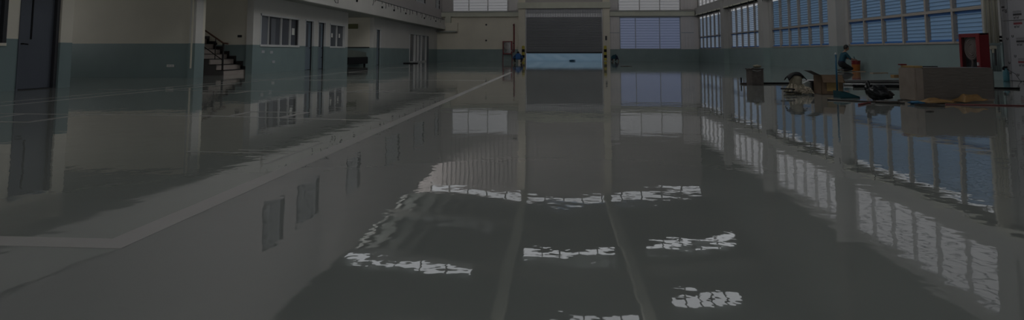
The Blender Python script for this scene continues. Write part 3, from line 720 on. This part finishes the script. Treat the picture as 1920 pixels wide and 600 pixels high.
# ------------------------------------------------------------------ people
def person(name, loc, rotz, joints, bones, head, mats, label, hands, hair_mat='hair', hair_scale=(1.08,1.1,1.0), hat=False, feet=()):
    """joints: name -> (x,y,z,r); bones: pairs; one skinned surface, materials picked by the nearest bone"""
    names = list(joints); me = bpy.data.meshes.new('sk')
    me.from_pydata([joints[n][:3] for n in names], [(names.index(a), names.index(b_)) for a, b_ in bones], [])
    o = bpy.data.objects.new('sk', me); C.objects.link(o)
    sk = o.modifiers.new('Skin', 'SKIN'); sk.use_smooth_shade = True
    for i, n in enumerate(names):
        r = joints[n][3]; r = r if isinstance(r, tuple) else (r, r)
        me.skin_vertices[0].data[i].radius = r
        me.skin_vertices[0].data[i].use_root = (n == 'pelvis')
    su = o.modifiers.new('Sub', 'SUBSURF'); su.levels = 2; su.render_levels = 2
    dg = bpy.context.evaluated_depsgraph_get(); dg.update()
    m2 = bpy.data.meshes.new_from_object(o.evaluated_get(dg))
    bpy.data.objects.remove(o)
    b = MB(); b.bm.from_mesh(m2)
    keys = sorted(set(mats.values())); [b.mi(k_) for k_ in keys]
    J = {n: Vector(joints[n][:3]) for n in names}
    def seg(p, a, c):
        d = c-a; t_ = max(0, min(1, (p-a).dot(d)/max(d.length_squared, 1e-9))); return (p-a-d*t_).length
    for f in b.bm.faces:
        c = f.calc_center_median(); best = min(bones, key=lambda e: seg(c, J[e[0]], J[e[1]]))
        f.material_index = b.mi(mats[best[1]])
    # head: skull, jaw, nose, ears, eyes
    hc = Vector(head[0]); fd = Vector(head[1]).normalized(); sd = fd.cross(Vector((0,0,1))).normalized(); upv = sd.cross(fd).normalized(); hs = head[2]
    b.ball(hc, hs, 'skin', (.80,.86,1.0), 0, 3)
    b.ball(hc+fd*hs*.32-upv*hs*.5, hs*.55, 'skin', (1,1,.9), 0, 2)
    b.tube([hc+fd*hs*.78+upv*hs*.08, hc+fd*hs*1.02-upv*hs*.22, hc+fd*hs*.80-upv*hs*.28], [hs*.07, hs*.13, hs*.08], 'skin', 6)
    b.tube([hc+fd*hs*.80-upv*hs*.52-sd*hs*.22, hc+fd*hs*.86-upv*hs*.52, hc+fd*hs*.80-upv*hs*.52+sd*hs*.22], hs*.05, 'rust', 5)
    for s_ in (-1, 1):
        b.ball(hc+sd*s_*hs*.82-upv*hs*.08, hs*.2, 'skin', (.5,.6,1), 0, 1)
        b.ball(hc+fd*hs*.76+sd*s_*hs*.33+upv*hs*.08, hs*.10, 'hair', (1,1,.7), 0, 1)
    # hands: palm, four fingers and thumb
    for (w_, d_, up_) in hands:
        w0 = Vector(w_); dd = Vector(d_).normalized(); s2 = dd.cross(Vector(up_)).normalized(); u2 = s2.cross(dd)
        b.ball(w0+dd*.045, .045, 'skin', (.9,.9,.55), 0, 2)
        for k_, ln in enumerate((.065, .078, .072, .055)):
            p = w0+dd*.075+s2*(k_-1.5)*.020
            b.tube([p, p+dd*ln*.5-u2*.004, p+dd*ln*.8-u2*.022, p+dd*ln*.9-u2*.04], [.010,.009,.008,.006], 'skin', 6)
        p = w0+dd*.02+s2*.035; b.tube([p, p+dd*.03+s2*.025, p+dd*.055+s2*.025-u2*.01], [.012,.010,.007], 'skin', 6)
    root = b.build(name, smooth=True, origin=(0,0,0))
    tag(root, label, 'person')
    h = MB(); vs = h.ball(hc - fd*hs*.10 + upv*hs*.14, hs*1.0, hair_mat, (.88,.94,.98), .08, 3)
    for v in vs:
        q = v.co-hc
        if q.dot(fd) > hs*.35 and q.dot(upv) < hs*.35: v.co = hc + (v.co-hc)*.72
    if hat: h.ball(hc + upv*hs*.5 + fd*hs*.35, hs*.95, hair_mat, (1.0,1.0,.10), 0, 2)
    ho = h.build('cap' if hat else 'hair', root, smooth=True, origin=(0,0,0))
    for (p, d_) in feet:
        s = MB(); p = Vector(p); dd = Vector(d_).normalized(); sd2 = dd.cross(Vector((0,0,1)))
        pts = [p-dd*.07+Vector((0,0,.0)), p, p+dd*.10, p+dd*.16]
        s.tube(pts, [.035,.045,.042,.02], 'shoe', 8)
        s.build('shoe', root, smooth=True, origin=(0,0,0))
    root.location = loc; root.rotation_euler = (0,0,rotz)
    return root

# A: kneeling on his heels, facing +X, right arm reaching to the bucket
J = dict(pelvis=(-.02,0,.30,.15), belly=(.0,0,.44,.145), chest=(.05,0,.62,(.17,.13)), shoulders=(.09,0,.74,(.15,.10)), neck=(.13,0,.82,.055), headb=(.16,0,.88,.06),
  shR=(.10,-.17,.73,.065), elR=(.24,-.24,.52,.045), wrR=(.46,-.10,.50,.030),
  shL=(.10,.17,.73,.065), elL=(.28,.22,.55,.045), wrL=(.50,.10,.52,.030),
  hipR=(-.02,-.11,.28,.11), knR=(.36,-.13,.11,.085), anR=(-.02,-.12,.07,.05), toR=(-.16,-.12,.05,.035),
  hipL=(-.02,.11,.28,.11), knL=(.38,.14,.12,.085), anL=(-.02,.12,.07,.05), toL=(-.16,.12,.05,.035))
B = [('pelvis','belly'),('belly','chest'),('chest','shoulders'),('shoulders','neck'),('neck','headb'),('shoulders','shR'),('shR','elR'),('elR','wrR'),('shoulders','shL'),('shL','elL'),('elL','wrL'),
     ('pelvis','hipR'),('hipR','knR'),('knR','anR'),('anR','toR'),('pelvis','hipL'),('hipL','knL'),('knL','anL'),('anL','toL')]
MA = dict(belly='cloth_navy', chest='cloth_teal', shoulders='cloth_teal', neck='skin', headb='skin', shR='cloth_teal', elR='cloth_teal', wrR='skin', shL='cloth_teal', elL='cloth_teal', wrL='skin',
     hipR='cloth_dark', knR='cloth_dark', anR='cloth_dark', toR='shoe', hipL='cloth_dark', knL='cloth_dark', anL='cloth_dark', toL='shoe')
person('person', (11.80, 26.55, 0), 0, J, B, ((.19,0,.985), (1,0,-.35), .115), MA, 'person in a teal top kneeling by the right wall and reaching to a bucket',
       [((.47,-.10,.50), (1,.1,-.3), (0,0,1)), ((.51,.10,.52), (1,-.1,-.3), (0,0,1))])
# B: bent double, seen from behind, hands near the floor, facing +Y
def crouch(hip, chest, head, spread, w):
    return dict(pelvis=(0,0,hip,.19*w), belly=(0,.13,(hip+chest)/2+.03,.20*w), chest=(0,.28,chest,(.21*w,.16*w)), shoulders=(0,.38,chest-.02,(.16*w,.11*w)), neck=(0,.46,chest+.02,.06), headb=(0,.50,head-.05,.065),
      shR=(.20*w,.36,chest-.03,.075), elR=(.27*w,.42,chest-.24,.05), wrR=(.25*w,.50,.10,.032), shL=(-.20*w,.36,chest-.03,.075), elL=(-.27*w,.42,chest-.24,.05), wrL=(-.25*w,.50,.10,.032),
      hipR=(.12,.0,hip-.04,.12), knR=(.12+spread,.28,.30,.085), anR=(.08+spread*.8,-.02,.09,.05), toR=(.10+spread*.8,.14,.045,.04),
      hipL=(-.12,.0,hip-.04,.12), knL=(-.12-spread,.28,.30,.085), anL=(-.08-spread*.8,-.02,.09,.05), toL=(-.10-spread*.8,.14,.045,.04))
MB_ = {k_: ('cloth_blue' if k_ in ('belly','chest','shoulders','shR','elR','shL','elL') else 'cloth_navy') for k_ in MA}
MB_.update(hipR='cloth_blue', hipL='cloth_blue', wrR='skin', wrL='skin', neck='skin', headb='skin', toR='shoe', toL='shoe', anR='cloth_dark', anL='cloth_dark')
person('person', (-2.95, 46.3, 0), R(4), crouch(.40, .54, .74, .17, 1.4), B, ((0,.50,.735), (0,1,-.5), .115), MB_, 'person in blue and a dark cap crouching beside the left guard post',
       [((.28,.50,.09), (0,1,-.3), (0,0,1)), ((-.28,.50,.09), (0,1,-.3), (0,0,1))], hair_mat='cloth_dark', hat=True, )
MC = dict(MB_); MC.update({k_: 'cloth_teal' for k_ in ('belly','chest','shoulders','shL','elL','hipR','hipL')}); MC.update(shR='cloth_navy', elR='cloth_navy')
person('person', (4.92, 54.6, 0), R(-25), crouch(.36, .42, .52, .10, 1.0), B, ((0,.52,.50), (0,1,-.9), .11), MC, 'person in a teal top squatting low with head down, right of the roller shutter',
       [((.25,.50,.09), (0,1,-.3), (0,0,1)), ((-.25,.50,.09), (0,1,-.3), (0,0,1))], hair_mat='cloth_teal')

# ------------------------------------------------------------------ things on the floor at right
# orange bucket
t = thing('bucket', (12.60, 27.1, 0), 'orange paint bucket with a red upper band beside the kneeling person', 'bucket')
b = MB(); b.lathe([(.145,0),(.15,.01),(.165,.29)], 12.60, 27.1, 'orange', 24); b.lathe([(.166,.29),(.172,.42),(.182,.425),(.182,.45),(.160,.45),(.155,.40)], 12.60, 27.1, 'red', 24); b.build('pail', t, smooth=False)
b = MB(); b.tube([(12.60-.18*math.cos(a), 27.05, .42-.14*math.sin(a)+.0) for a in [PI*k/10 for k in range(11)]], .006, 'steel', 6); b.build('bail_handle', t)
b = MB(); b.tube([(12.58, 27.1, .47), (12.54, 27.12, .62)], .014, 'turquoise_dark', 8); b.box(12.57, 12.59, 27.09, 27.11, .455, .48, 'wood'); tag(b.build('paint_stick'), 'dark green stick standing in the orange bucket', 'stick')
# planks on the floor
def plank(name, x0, y0, x1, y1, w, h, m, label, cat='plank', z=0, group=None):
    p = Vector((x0,y0,0)); q = Vector((x1,y1,0)); d_ = (q-p).normalized(); n_ = Vector((-d_.y,d_.x,0))*w/2
    b = MB(); b.prism([((v).x, v.y) for v in (p+n_, q+n_, q-n_, p-n_)], z, z+h, 'z', m)
    return tag(b.build(name), label, cat, group)
plank('wooden_board', 11.9, 26.7, 12.7, 26.6, .30, .02, 'wood', 'thin pale board on the floor under the kneeling person')
plank('wooden_board', 12.0, 24.6, 13.0-.3, 24.9, .14, .025, 'wood', 'narrow board on the floor between the kneeling person and the wrapped crate')
plank('wooden_board', 11.1, 21.4, 12.0, 21.6, .16, .05, 'kraft', 'small brown offcut on the floor behind the wrapped crate')
# long black and white bars
def bar(x0, y0, x1, y1, r, m, label, group=None, z=None):
    b = MB(); b.tube([(x0,y0,z or r), (x1,y1,z or r)], r, m, 10); o = b.build('pipe', smooth=True)
    for (x,y) in ((x0,y0),(x1,y1)):
        dd = .02 if x == x0 else -.02
        c_ = MB(); c_.tube([(x-dd*.5,y,z or r),(x+dd,y,z or r)], r*1.12, m, 10); c_.build('end_cap', o)
    return tag(o, label, 'pipe', group)
bar(4.75, 15.98, 9.0, 16.45, .022, 'black', 'long black pipe on the floor running from behind the tin can')
bar(6.75, 14.66, 9.3, 14.66, .032, 'black', 'black pipe on the floor nearer of two, between dustpan and wrapped crate')
bar(6.9, 15.5, 9.0, 15.6, .025, 'steel', 'pale pipe lying between the two black pipes')
bar(8.85, 14.55, 9.95, 14.15, .02, 'black', 'thin black rod on the floor right of the wrapped crate')
bar(6.5, 17.6, 9.7, 17.9, .02, 'steel', 'pale rail lying on the floor behind the long black pipe')
# square oil tin
tx, ty = 4.83, 15.55
t = thing('oil_tin', (tx, ty, 0), 'tall square brownish metal tin with an open top on the glossy floor', 'tin can')
b = MB(); b.box(tx-.155, tx+.155, ty-.13, ty+.13, 0, .39, 'tin', .008, rot=Matrix.Rotation(R(14), 3, 'Z')); b.build('body', t)
b = MB(); b.box(tx-.175, tx+.165, ty-.15, ty+.14, .39, .405, 'tin_dark', .004, rot=Matrix.Rotation(R(14), 3, 'Z')); b.build('rim', t)
b = MB(); b.box(tx-.20, tx-.05, ty-.11, ty+.11, .395, .405, 'tin_dark', rot=Matrix.Rotation(R(-12), 3, 'Y')); b.build('lid_flap', t)
b = MB(); b.ball((tx+.06, ty, .455), .10, 'sacking', (1,.8,.4), .4, 2, seed=4); tag(b.build('rag'), 'crumpled rag lying on the top of the square tin', 'rag')
b = MB(); b.box(tx-.20, tx-.196, ty-.05, ty+.05, .12, .26, 'tin_dark') if False else b.tube([(tx-.1, ty-.16, .37), (tx, ty-.2, .34), (tx+.1, ty-.16, .37)], .007, 'steel', 6); b.build('carry_handle', t)
t = thing('brush', (4.66, 15.85, 0), 'small dark upright brush left of the square tin', 'brush')
b = MB(); b.box(4.57, 4.60, 15.83, 15.87, .04, .17, 'black', .006); b.build('handle', t)
b = MB(); b.box(4.56, 4.72, 15.81, 15.89, 0, .04, 'tin_dark', .004); b.build('head', t)

# pail wrapped in rags, with a black cap, and the woollen mop head
px_, py_ = 4.60, 12.35
t = thing('rag_covered_pail', (px_, py_, 0), 'pail draped in beige rags with a black cloth on top', 'pail')
b = MB(); b.lathe([(.10,0),(.105,.02),(.115,.26),(.12,.30),(.108,.35),(.06,.37)], px_, py_, 'sacking', 20); b.build('pail', t, smooth=True)
b = MB(); n = 28
for k in range(n):
    a = 2*PI*k/n; rr = .125+.02*math.sin(k*2.7); 
    b.tube([(px_+rr*.85*math.cos(a), py_+rr*.85*math.sin(a), .17+.03*math.sin(k*3)), (px_+rr*1.15*math.cos(a+.1), py_+rr*1.15*math.sin(a+.1), .10), (px_+rr*1.5*math.cos(a), py_+rr*1.5*math.sin(a), .03)], [.020,.026,.022], 'rag' if k % 3 else 'sacking', 6)
b.build('draped_rag', t, smooth=True)
b = MB(); N = 14; V = []
for i in range(N+1):
    row = []
    for j in range(N+1):
        u, v = -1+2*i/N, -1+2*j/N; r_ = math.hypot(u, v)
        zz = .405 + .012*math.cos(u*3) - .16*max(0, abs(u)-.45)**1.2 - .05*abs(v)**2 + .008*math.sin(5*u+3*v)
        row.append(b.bm.verts.new((px_+.17*u, py_+.125*v, zz)))
    V.append(row)
for i in range(N):
    for j in range(N): b.bm.faces.new((V[i][j], V[i+1][j], V[i+1][j+1], V[i][j+1]))
b._fin([v for r_ in V for v in r_], 'black'); o = b.build('black_cloth', t, smooth=True); o.modifiers.new('s','SOLIDIFY').thickness = .012
mx, my = 4.66, 11.98
b = MB(); random.seed(5)
for k in range(60):
    a = random.uniform(0, 2*PI); e = random.uniform(0, PI*.5); r0 = .03; r1 = random.uniform(.08, .125)
    dx, dy, dz = math.cos(a)*math.cos(e), math.sin(a)*math.cos(e)*.8, math.sin(e)*.9
    b.tube([(mx+dx*r0, my+dy*r0, .06+dz*r0), (mx+dx*r1*.8, my+dy*r1*.8, .05+dz*r1), (mx+dx*r1*1.15+.01*math.sin(k), my+dy*r1*1.15, max(.012, .03+dz*r1*.6))], [.008,.012,.009], 'rag', 5)
b.ball((mx, my, .06), .055, 'rag', (1,.9,.8), .2, 2, flat=.002)
tag(b.build('mop_head', smooth=True), 'cream stringy mop head lying in front of the rag covered pail', 'mop')
b = MB(); b.lathe([(.10,0),(.11,.02),(.085,.20),(.07,.22),(.06,.215),(.07,.19)], 4.92, 12.70, 'pale_plastic', 20); o = b.build('tub', smooth=True); tag(o, 'pale translucent plastic tub right of the rag covered pail', 'tub')
b = MB(); b.tube([(4.85,12.61,.20),(4.92,12.59,.235),(4.99,12.61,.20)], .006, 'alu', 6); b.build('handle', o)
t = thing('trowel', (4.38, 12.0, 0), 'dark steel trowel lying left of the cream mop head', 'trowel')
b = MB(); b.prism([(4.28,11.9),(4.50,11.98),(4.50,12.06),(4.28,12.10)], .05, .06, 'z', 'black'); b.build('blade', t)
b = MB(); b.tube([(4.20,12.02,.115),(4.40,12.02,.11),(4.46,12.02,.10)], .012, 'black', 8); b.tube([(4.40,12.02,.10),(4.40,12.02,.06)], .008, 'steel', 6); b.build('handle', t)
b = MB(); b.ball((4.36,12.02,.027), .09, 'sacking', (1.1,.8,.28), .3, 2, flat=.001, seed=6); tag(b.build('rag'), 'beige rag under the dark trowel', 'rag')
# black crate/bag
t = thing('black_tub', (5.22, 12.9, 0), 'small open black tub between the rag covered pail and the carton', 'tub')
x0,x1,y0,y1 = 5.07, 5.34, 12.75, 13.05
b = MB(); b.box(x0,x1,y0,y1,0,.015,'black_gloss')
for q in ((x0,x0+.012,y0,y1),(x1-.012,x1,y0,y1),(x0,x1,y0,y0+.012),(x0,x1,y1-.012,y1)): b.box(*q,0,.20,'black_gloss',.003)
b.build('wall', t)
b = MB(); b.tube([(x0,y0,.20),(x1,y0,.20),(x1,y1,.20),(x0,y1,.20),(x0,y0,.20)], .012, 'black', 6); b.build('rim', t)
# cardboard carton
def carton(t, x0,x1,y0,y1,h, m='cardboard', flaps=True, rot=0, th=.006):
    piv = ((x0+x1)/2,(y0+y1)/2,0); Rm = Matrix.Rotation(rot,3,'Z')
    b = MB()
    b.box(x0,x1,y0,y1,0,th,m,rot=Rm,piv=piv)
    for q in ((x0,x0+th,y0,y1),(x1-th,x1,y0,y1),(x0,x1,y0,y0+th),(x0,x1,y1-th,y1)): b.box(*q,0,h,m,rot=Rm,piv=piv)
    b.build('body', t)
t = thing('carton', (5.22, 12.35, 0), 'open brown cardboard carton with a dark raised flap left of the turquoise dustpan', 'box')
carton(t, 5.02,5.42,12.2,12.55,.36)
b = MB(); b.box(5.12,5.34,12.192,12.199,.06,.27,'tape'); b.build('label_patch', t)
b = MB(); b.box(4.82,5.03,12.21,12.54,.355,.361,'tin_dark',rot=Matrix.Rotation(R(26),3,'Y'),piv=(5.03,12.3,.36)); b.build('left_flap', t)
b = MB(); b.box(5.03,5.41,12.05,12.2,.355,.361,'cardboard',rot=Matrix.Rotation(R(62),3,'X'),piv=(5.2,12.2,.36)); b.build('front_flap', t)
b = MB(); b.box(5.41,5.58,12.22,12.54,.355,.361,'cardboard',rot=Matrix.Rotation(R(70),3,'Y'),piv=(5.42,12.3,.36)); b.build('right_flap', t)
# long-handled dustpan
t = thing('dustpan', (5.02, 11.35, 0), 'turquoise long-handled dustpan standing on the floor', 'dustpan')
hx, hy = 4.97, 11.42
b = MB(); b.tube([(hx,hy,.10),(hx,hy,.76)], .016, 'turquoise', 10); b.ball((hx,hy,.77), .02, 'alu', sub=2); b.build('handle', t, smooth=True)
b = MB()
b.box(hx-.02,hx+.30,11.24,11.52,0,.006,'turquoise_dark')
for yy in (11.24,11.512): b.prism([(hx-.02,.0),(hx+.30,.0),(hx+.30,.025),(hx+.05,.115),(hx-.02,.12)], yy, yy+.008, 'y', 'turquoise_dark')
b.box(hx-.028,hx-.02,11.24,11.52,0,.12,'turquoise_dark'); b.prism([(hx-.02,.12),(hx-.02,.112),(hx+.10,.09),(hx+.10,.098)], 11.24, 11.52, 'y', 'turquoise_dark')
b.build('pan', t)
# black bin bag
b = MB(); vs = b.ball((5.40, 10.86, .115), .19, 'black_gloss', (1.12,.85,.62), .24, 4, flat=.002, seed=8)
vs2 = vs
for v in vs:
    if v.co.x < 5.36: 
        k_ = max(0, min(1, (5.36-v.co.x)/.15)); v.co.z = .002 + (v.co.z-.002)*(1+.35*k_) if v.co.z > .003 else v.co.z
    if v.co.x > 5.5: v.co.z *= .85
b.tube([(5.25,10.84,.18),(5.22,10.83,.245),(5.205,10.83,.285),(5.23,10.83,.30)], [.06,.035,.03,.035], 'black_gloss', 10)
b.tube([(5.57,10.86,.10),(5.62,10.86,.088),(5.655,10.86,.085)], [.06,.03,.008], 'black_gloss', 10)
tag(b.build('bin_bag', smooth=True), 'crumpled black plastic bin bag tied at the top, left of the wrapped crate', 'bag')
b = MB(); b.box(5.66,5.74,10.75,10.80,0,.015,'tin_dark',.003); tag(b.build('offcut'), 'small dark offcut between the bin bag and the wrapped crate', 'offcut')
# big wrapped crate
bx0,bx1,by0,by1,bh = 5.80,7.02,10.50,11.0,.545
t = thing('wrapped_crate', ((bx0+bx1)/2,(by0+by1)/2,0), 'large pale brown carton wrapped in plastic film, the biggest box on the floor', 'box')
b = MB(); b.box(bx0,bx1,by0,by1,.0,bh,'cardboard_light',.02); b.build('carton', t)
m = bpy.data.materials.new('film'); m.use_nodes = True; nt = m.node_tree; nt.nodes.clear()
out = nt.nodes.new('ShaderNodeOutputMaterial'); mx_ = nt.nodes.new('ShaderNodeMixShader'); tr = nt.nodes.new('ShaderNodeBsdfTransparent'); gl = nt.nodes.new('ShaderNodeBsdfPrincipled')
gl.inputs['Base Color'].default_value = (.20,.18,.16,1); gl.inputs['Roughness'].default_value = .22
tc = nt.nodes.new('ShaderNodeTexCoord'); mp = nt.nodes.new('ShaderNodeMapping'); mp.inputs['Scale'].default_value = (1.2,1.2,6); mp.inputs['Rotation'].default_value = (0,.18,0)
nz_ = nt.nodes.new('ShaderNodeTexNoise'); nz_.inputs['Scale'].default_value = 3; nz_.inputs['Detail'].default_value = 5; nz_.inputs['Distortion'].default_value = 1.6
bp = nt.nodes.new('ShaderNodeBump'); bp.inputs['Distance'].default_value = .016; nt.links.new(tc.outputs['Object'], mp.inputs['Vector']); nt.links.new(mp.outputs['Vector'], nz_.inputs['Vector'])
nt.links.new(nz_.outputs['Fac'], bp.inputs['Height']); nt.links.new(bp.outputs['Normal'], gl.inputs['Normal'])
mx_.inputs['Fac'].default_value = .6; nt.links.new(tr.outputs[0], mx_.inputs[1]); nt.links.new(gl.outputs[0], mx_.inputs[2]); nt.links.new(mx_.outputs[0], out.inputs['Surface']); MATS['film'] = m
b = MB(); b.box(bx0+.10,bx1+.006,by0-.006,by1+.006,.03,bh+.008,'film',.025); b.build('plastic_film', t)
b = MB(); b.box(bx0+.12,bx0+.2,by0-.008,by1,.02,bh+.012,'tape',.004) if False else b.box(bx0+.02,bx0+.16,by0+.05,by1-.05,bh,bh+.035,'tape',.008); b.build('torn_flap', t)
b = MB(); b.box(bx0-.005,bx0+.10,by1-.10,by1-.02,bh+.036,bh+.06,'red',.004); tag(b.build('red_box'), 'small red item on the left end of the wrapped crate', 'box')
b = MB(); b.box(bx0+.36,bx0+.60,by1-.10,by1-.04,bh+.009,bh+.022,'black',.003); tag(b.build('black_strip'), 'flat black strip on top of the wrapped crate', 'strip')
# crumpled kraft paper, two sheets
def crumple(cx_, cy_, w, d_, h, seed, label, tilt=0, m='kraft'):
    from mathutils import noise as nz
    b = MB(); N = 16; V = []
    for i in range(N+1):
        row = []
        for j in range(N+1):
            u, v = -1+2*i/N, -1+2*j/N
            k_ = nz.noise(Vector((u*1.6+seed, v*1.6, seed)))*.5+.5
            zz = .006 + h*(1-.75*max(abs(u), abs(v))**2)*(k_*.9+.25) + tilt*(u*.5+.5)*h
            row.append(b.bm.verts.new((cx_+w/2*u*(1+.15*nz.noise(Vector((v*2,seed,0)))), cy_+d_/2*v+.04*u, max(.006, zz))))
        V.append(row)
    for i in range(N):
        for j in range(N): b.bm.faces.new((V[i][j], V[i+1][j], V[i+1][j+1], V[i][j+1]))
    b._fin([v for r_ in V for v in r_], m); o = b.build('kraft_paper'); o.modifiers.new('s','SOLIDIFY').thickness = .005
    return tag(o, label, 'paper')
crumple(5.94, 10.20, .42, .34, .085, 2.0, 'flat crumpled brown paper before the wrapped crate, left of two')
crumple(6.42, 10.18, .40, .34, .17, 5.3, 'standing crumpled brown paper before the wrapped crate, right of two', .2)
# thin rods, cloth, coil
bar(4.52, 10.74, 5.38, 10.08, .011, 'tin_dark', 'thin dark rod on the floor reaching to the blue cloth')
bar(5.02, 10.22, 5.30, 10.06, .02, 'tin_dark', 'short thick dark rod on the floor before the bin bag')
bar(4.55, 9.75, 4.88, 10.1, .013, 'rust', 'short red rod on the floor before the bin bag')
bar(5.9, 9.9, 7.0, 9.75, .009, 'rust', 'thin reddish rod lying in front of the crumpled paper')
b = MB(); b.ball((5.52, 9.98, .022), .10, 'cloth_cyan', (1.1,.7,.28), .4, 3, flat=.001, seed=3); tag(b.build('cloth', smooth=True), 'crumpled bright blue cloth on the floor before the wrapped crate', 'cloth')
b = MB(); n = 40
b.tube([(5.50+(.19+.004*(k//n))*math.cos(2*PI*k/n), 9.62+(.16)*math.sin(2*PI*k/n), .008+.008*(k//n)) for k in range(3*n)], .004, 'tin_dark', 5); tag(b.build('hose_coil'), 'thin coiled hose lying before the blue cloth', 'hose')
b = MB(); b.ball((8.42, 12.9, .02), .14, 'tin_dark', (1.1,.6,.25), .3, 2, flat=.001, seed=9); tag(b.build('scrap'), 'small dark scrap on the floor right of the wrapped crate', 'scrap')
b = MB(); b.ball((5.0, 8.75, .01), .05, 'tin_dark', (1.1,.6,.2), .3, 2, flat=.001, seed=9); tag(b.build('scrap'), 'tiny dark scrap on the shiny floor nearest the camera, before the red rod', 'scrap')
b = MB(); b.ball((3.9, 35.6, .012), .30, 'tin_dark', (1.1,.6,.06), .3, 2, flat=.001, seed=9); tag(b.build('scrap'), 'dark flat scrap on the floor short of the right guard post', 'scrap')

# ------------------------------------------------------------------ world, camera
w = bpy.data.worlds.new('World'); bpy.context.scene.world = w; w.use_nodes = True
w.node_tree.nodes['Background'].inputs[0].default_value = (.6,.75,1,1); w.node_tree.nodes['Background'].inputs[1].default_value = .3
f = 1150.; pitch = R(4.8); psi = math.atan(85*math.cos(pitch)/f)
cam = bpy.data.cameras.new('Camera'); co = bpy.data.objects.new('Camera', cam); C.objects.link(co)
co.location = (0, 0, .8); co.rotation_euler = (PI/2+pitch, 0, psi)
cam.sensor_width = 36; cam.lens = 36*f/1920; cam.clip_end = 500
cam.shift_y = -(300-(98-f*math.tan(pitch)))/1920
sc = bpy.context.scene; sc.camera = co
sc.view_settings.view_transform = 'Standard'; sc.view_settings.look = 'None'
sc.view_settings.exposure = 0; sc.view_settings.gamma = 1; sc.view_settings.use_curve_mapping = False
sc.cycles.use_denoising = True
sc.cycles.max_bounces = 8; sc.cycles.diffuse_bounces = 5
for o in bpy.data.objects:
    if '_o' in o.keys(): del o['_o']
